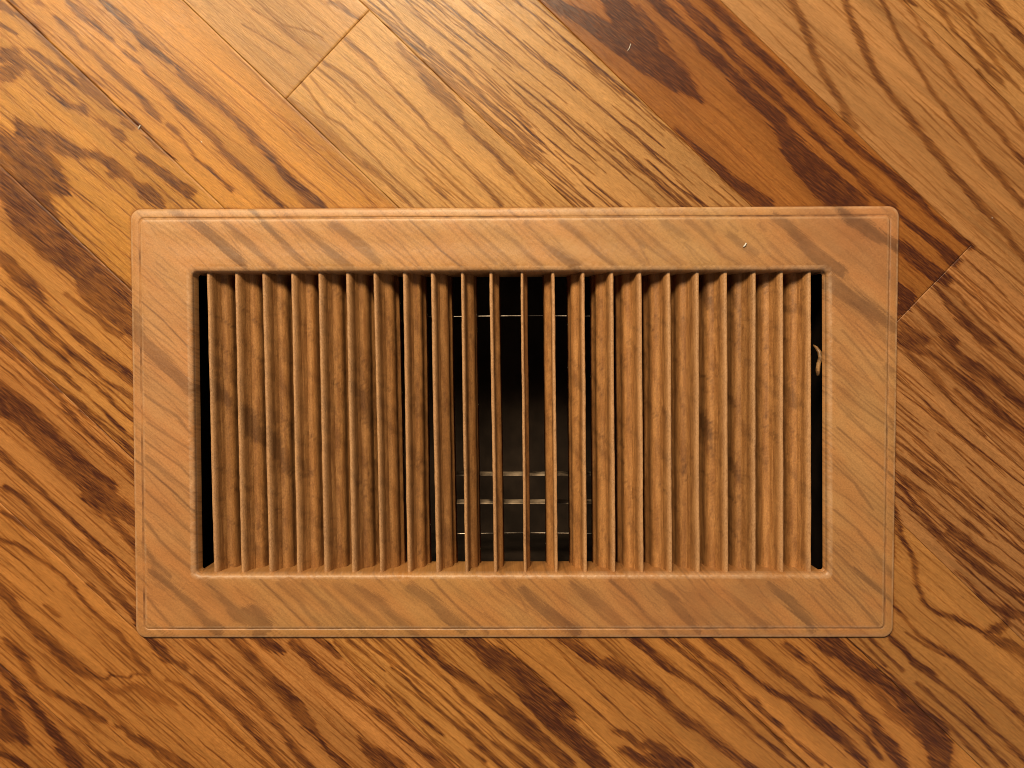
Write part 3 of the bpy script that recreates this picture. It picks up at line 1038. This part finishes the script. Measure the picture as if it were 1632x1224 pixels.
me = mesh_grid('frame', co, fa[:, ::-1], {'figure': fig, 'tone': tone, 'tint': ptint, 'edge': emask, 'grain': np.stack([uf, vf, np.full(len(uf), 3.0)], 1)})
frame = obj('frame', me, M_FRAME, register)

# slats: x of the free edge near the top and near the bottom of the opening, visible width there
SL = [(330.3, 340.4, 58), (375, 384.2, 58), (418.8, 428, 57), (464.8, 473, 56), (507.8, 516.2, 54), (552.2, 560.2, 50), (596, 605, 45),
      (642.7, 649, 41), (687.2, 694.8, 37), (734.9, 741, 28), (780.5, 787, 19.5), (830, 834.5, 12),
      (884.5, 889, 22), (932, 935.5, 31), (978, 981, 40), (1023, 1026, 46), (1069, 1071.6, 48), (1114, 1115.5, 52), (1159, 1161, 54),
      (1204.6, 1204.5, 56), (1248.5, 1249, 57), (1293, 1293, 58)]
ZT, ZB = -2.0, -58.0
NA = 130
SLAT_BANDS = '''
@ 290 600 2.967
.5|150,20,30 190,90,60 215,130,40
.55|290,150,30 325,210,70 350,290,60 380,330,20
.5|410,240,30 440,310,60 480,430,40 500,470,20
.35|640,60,20 690,130,40 720,180,20
.4|800,20,30 850,90,50 890,230,40
.4|990,140,15 1050,280,20
.4|560,380,20 600,460,30
.35|1100,100,30 1150,200,40 1180,260,20
@ 800 600 2.967
.6|930,150,30 965,220,55 985,290,35
.5|1070,70,25 1110,140,20
.5|1060,350,25 1110,450,30 1130,500,15
.4|560,200,10 585,260,8
.4|690,100,10 710,150,10
.35|1340,20,40 1390,130,50
@ 290 420 4.663
.6|700,60,30 790,180,40 830,240,20
.45|1380,180,30 1400,260,40
.45|1560,140,40 1630,250,50
@ 990 420 4.663
.5|580,80,50 640,200,60 660,330,40
.45|180,80,40 240,160,30
.45|820,160,20 850,240,25 870,330,20
.4|1200,300,40 1260,350,50
'''
slat_strokes = parse(SLAT_BANDS, -20.0, 1.2)
slat_strokes += loose_strokes(75, (FI[:, 0].min(), FI[:, 0].max(), FI[:, 1].min(), FI[:, 1].max()), (40, 200), (3, 14), (.10, .38), (44, 62), rf)
slat_strokes += loose_strokes(500, (FI[:, 0].min(), FI[:, 0].max(), FI[:, 1].min(), FI[:, 1].max()), (15, 70), (1.5, 4), (.2, .6), (40, 75), rf)
prof = [(0, 0), (.07, -.1), (.15, -1.0), (.24, -2.9), (.32, -3.9), (.38, -3.6), (.45, -1.0), (.52, 1.2), (.60, 1.6), (.68, .4), (.76, -2.2), (.84, -3.4), (.92, -3.2), (1.0, -2.0)]
for i, (xt, xb, wv) in enumerate(SL):
    sg = 1 if i <= 11 else -1
    r = np.random.default_rng(300 + i)
    th = 4.7 + r.uniform(-.4, .6)
    ys = np.array([480.0, 890.0])
    top = flat([(xt, 480), (xb, 890)], ZT)
    bot = flat([(xt + sg * wv, 480), (xb + sg * wv, 890)], ZB)
    d = top[1] - top[0]
    t0 = (FI[:2, 1].mean() + 1 - top[0, 1]) / d[1]
    t1 = (FI[2:, 1].mean() - 1 - top[0, 1]) / d[1]
    ts = np.linspace(t0, t1, NA)
    ts[0] -= .012
    ts[-1] += .012
    T = top[0] + (top[1] - top[0]) * ts[:, None]
    B = bot[0] + (bot[1] - bot[0]) * ts[:, None]
    dx = float((B[:, 0] - T[:, 0]).mean()) - sg * th
    ln = math.hypot(dx, ZT - ZB)
    ax, az = dx / ln, -(ZT - ZB) / ln                      # down the visible face
    nxv, nzv = -az * sg, ax * sg                           # out of the visible face
    if nxv * sg < 0:
        nxv, nzv = -nxv, -nzv
    ring = [(0.0, ZT - 1.2, 1), (sg * .9, ZT, 1), (sg * (th - 1.3), ZT, 1), (sg * (th - .2), ZT - .9, 1)]
    for k, (t, o) in enumerate(prof[1:]):
        o = o + r.uniform(-.25, .25)
        o = o * 1.25
        ring.append((sg * th + ax * ln * t + nxv * o, ZT + az * ln * t + nzv * o, .35 if k == 0 else 0))
    back = [(ax * ln * t - nxv * .0, ZT + az * ln * t, 0) for t in (1.0, .75, .5, .25)]
    ring += back
    ring = np.array(ring)
    nr = len(ring)
    Q = np.zeros((NA, nr, 3))
    for a in range(NA):
        Q[a, :, 0] = T[a, 0] + ring[:, 0]
        Q[a, :, 1] = T[a, 1]
        Q[a, :, 2] = ring[:, 1]
    wx = .22 * vnoise(Q[:, :, 1].ravel() / 9, np.tile(np.arange(nr), NA) * .3, 400 + i) + .25 * vnoise(Q[:, :, 1].ravel() / 60, np.zeros(NA * nr), 500 + i)
    Q[:, :, 0] += wx.reshape(NA, nr)
    Q[:, :, 2] += (.2 * vnoise(Q[:, :, 1].ravel() / 16, np.tile(np.arange(nr), NA) * .5, 600 + i)).reshape(NA, nr)
    idx = np.arange(NA * nr).reshape(NA, nr)
    nx = np.roll(idx, -1, 1)
    fa = np.stack([idx[:-1], idx[1:], nx[1:], nx[:-1]], -1).reshape(-1, 4)
    if sg > 0:
        fa = fa[:, ::-1]
    edge = np.tile(ring[:, 2], NA)
    yy = Q[:, :, 1].ravel()
    acr = np.tile(np.concatenate([np.linspace(-6, 0, 4), np.array([p[0] for p in prof[1:]]) * ln, np.array([1, .75, .5, .25]) * -ln]), NA)
    me = mesh_grid('slat', local(Q.reshape(-1, 3)), fa, {
        'figure': figure_field(Q[:, :, 0].ravel(), yy, slat_strokes, 1.0, 4.0, 900 + i), 'tone': np.full(len(yy), r.uniform(-.16, .10)),
        'grain': np.stack([yy + acr * .5, acr, np.full(len(yy), i * 2.3)], 1), 'edge': edge})
    obj('slat', me, M_SLAT, register)


def tube(name, pts, rad, mat, parent, n=8):
    pts = np.asarray(pts, float)
    rad = np.broadcast_to(np.asarray(rad, float), (len(pts),))
    co = []
    for k, p in enumerate(pts):
        t = pts[min(k + 1, len(pts) - 1)] - pts[max(k - 1, 0)]
        t = t / np.linalg.norm(t)
        up = np.array([0, 0, 1.0]) if abs(t[2]) < .9 else np.array([1.0, 0, 0])
        a = np.cross(t, up)
        a /= np.linalg.norm(a)
        b = np.cross(t, a)
        for j in range(n):
            an = 2 * math.pi * j / n
            co.append(p + rad[k] * (a * math.cos(an) + b * math.sin(an)))
    idx = np.arange(len(pts) * n).reshape(len(pts), n)
    nx = np.roll(idx, -1, 1)
    fa = np.stack([idx[:-1], idx[1:], nx[1:], nx[:-1]], -1).reshape(-1, 4)
    base = np.array(co)
    co = np.concatenate([base, pts[:1], pts[-1:]])
    e0 = len(base)
    tri = [[idx[0, j], idx[0, (j + 1) % n], e0, e0] for j in range(n)] + [[idx[-1, (j + 1) % n], idx[-1, j], e0 + 1, e0 + 1] for j in range(n)]
    me = bpy.data.meshes.new(name)
    faces = [tuple(q) for q in fa.tolist()] + [tuple(q[:3]) for q in tri]
    arr = local(co) if parent is register else np.asarray(co) * S
    me.from_pydata([tuple(v) for v in arr], [], faces)
    for p in me.polygons:
        p.use_smooth = True
    return obj(name, me, mat, parent)


def box(name, x0, x1, y0, y1, z0, z1, mat, parent, tilt=0.0):
    co = np.array([(x, y, z) for z in (z0, z1) for (x, y) in ((x0, y0), (x1, y0), (x1, y1), (x0, y1))], float)
    co[:4, 1] += tilt
    fa = [(3, 2, 1, 0), (4, 5, 6, 7), (0, 1, 5, 4), (1, 2, 6, 5), (2, 3, 7, 6), (3, 0, 4, 7)]
    return obj(name, mesh_grid(name, local(co), fa, {}, False), mat, parent)


ix0, ix1 = FI[:, 0].min() + 3, FI[:, 0].max() - 3
# thin rods that carry the slats and the damper blades under them
for yy, z in ((506, -66), (851, -66)):
    p = flat([(300, yy), (1330, yy)], z)
    n = 40
    e = flat([(683, yy), (985, yy)] if yy < 600 else [(728, yy), (948, yy)], z)[:, 0]
    xs = np.linspace(e[0], e[1], n)
    tube('support_rod', [(x, p[0, 1] + 1.2 * math.sin((x - e[0]) / (e[1] - e[0]) * math.pi), z) for x in xs], .9, M_ROD, register, 6)
for yy, z in ((758, -110), (803, -95)):
    p = flat([(300, yy), (1330, yy)], z)
    e = flat([(722, yy), (962, yy)], z)[:, 0]
    box('damper_blade', e[0], e[1], p[0, 1] - .9, p[0, 1] + .9, z - 26, z, M_BLADE, register, 2)
pl = flat([(1299, 550), (1302, 554), (1306, 561), (1307.5, 570), (1304.5, 580), (1303.5, 590), (1304.5, 598)], -14)
tube('lever', [(p[0], p[1], z) for p, z in zip(pl, (-22, -17, -14, -13, -14, -14, -16))], [1.4, 2.6, 3.4, 4.0, 3.5, 3.8, 3.0], M_LEVER, register)

# ------------------------------------------------------------------ the duct below
dx0, dx1, dy0, dy1 = hx0 + 20, hx1 - 20, hy0 + 20, hy1 - 20


def duct_mesh():
    co, fa = [], []
    for (o, z) in ((0, -67), (0, -420), (4, -420), (4, -67)):
        pass
    lo = [(dx0, dy0), (dx1, dy0), (dx1, dy1), (dx0, dy1)]
    sg = [(-1, -1), (1, -1), (1, 1), (-1, 1)]
    for off, z in ((0, -68), (0, -420), (4, -424), (4, -68)):
        for (x, y), (sx, sy) in zip(lo, sg):
            co.append((x + sx * off, y + sy * off, z))
    for k in range(4):
        j = (k + 1) % 4
        fa.append((k, j, 4 + j, 4 + k))
        fa.append((8 + k, 8 + j, 12 + j, 12 + k))
        fa.append((12 + k, 12 + j, j, k))
    fa.append((4, 5, 6, 7))
    fa.append((11, 10, 9, 8))
    return np.array(co) * S, fa


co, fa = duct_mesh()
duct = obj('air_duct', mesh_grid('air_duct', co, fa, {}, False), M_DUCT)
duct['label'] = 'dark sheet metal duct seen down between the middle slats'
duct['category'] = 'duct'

# ------------------------------------------------------------------ lint
def lint(pts, z, rad, label):
    p = flat(pts, z)
    o = tube('lint', [(a[0], a[1], z + rad + (.8 if 0 < k < len(pts) - 1 else 0)) for k, a in enumerate(p)], rad, M_LINT, None, 6)
    o['label'] = label
    o['category'] = 'lint'
    o['group'] = 'specks of lint'


lint([(221, 206), (222.5, 202.5), (224, 200)], 0, .9, 'white lint fleck on the orange plank above the left end of the vent')
lint([(320.8, 226), (322, 226.4)], 0, .8, 'tiny white lint dot on the plank above the top left of the vent')
lint([(1000, 81), (1003, 77), (1005, 70)], 0, .5, 'pale curled lint fibre on the dark band of the red brown plank')
lint([(1184.5, 393.5), (1187, 391), (1189, 387.5)], 8, 1.2, 'white lint chip lying on the upper frame of the vent')
lint([(1580.4, 347), (1581.6, 347.6)], 0, .8, 'tiny white lint dot on the pale plank right of the vent')
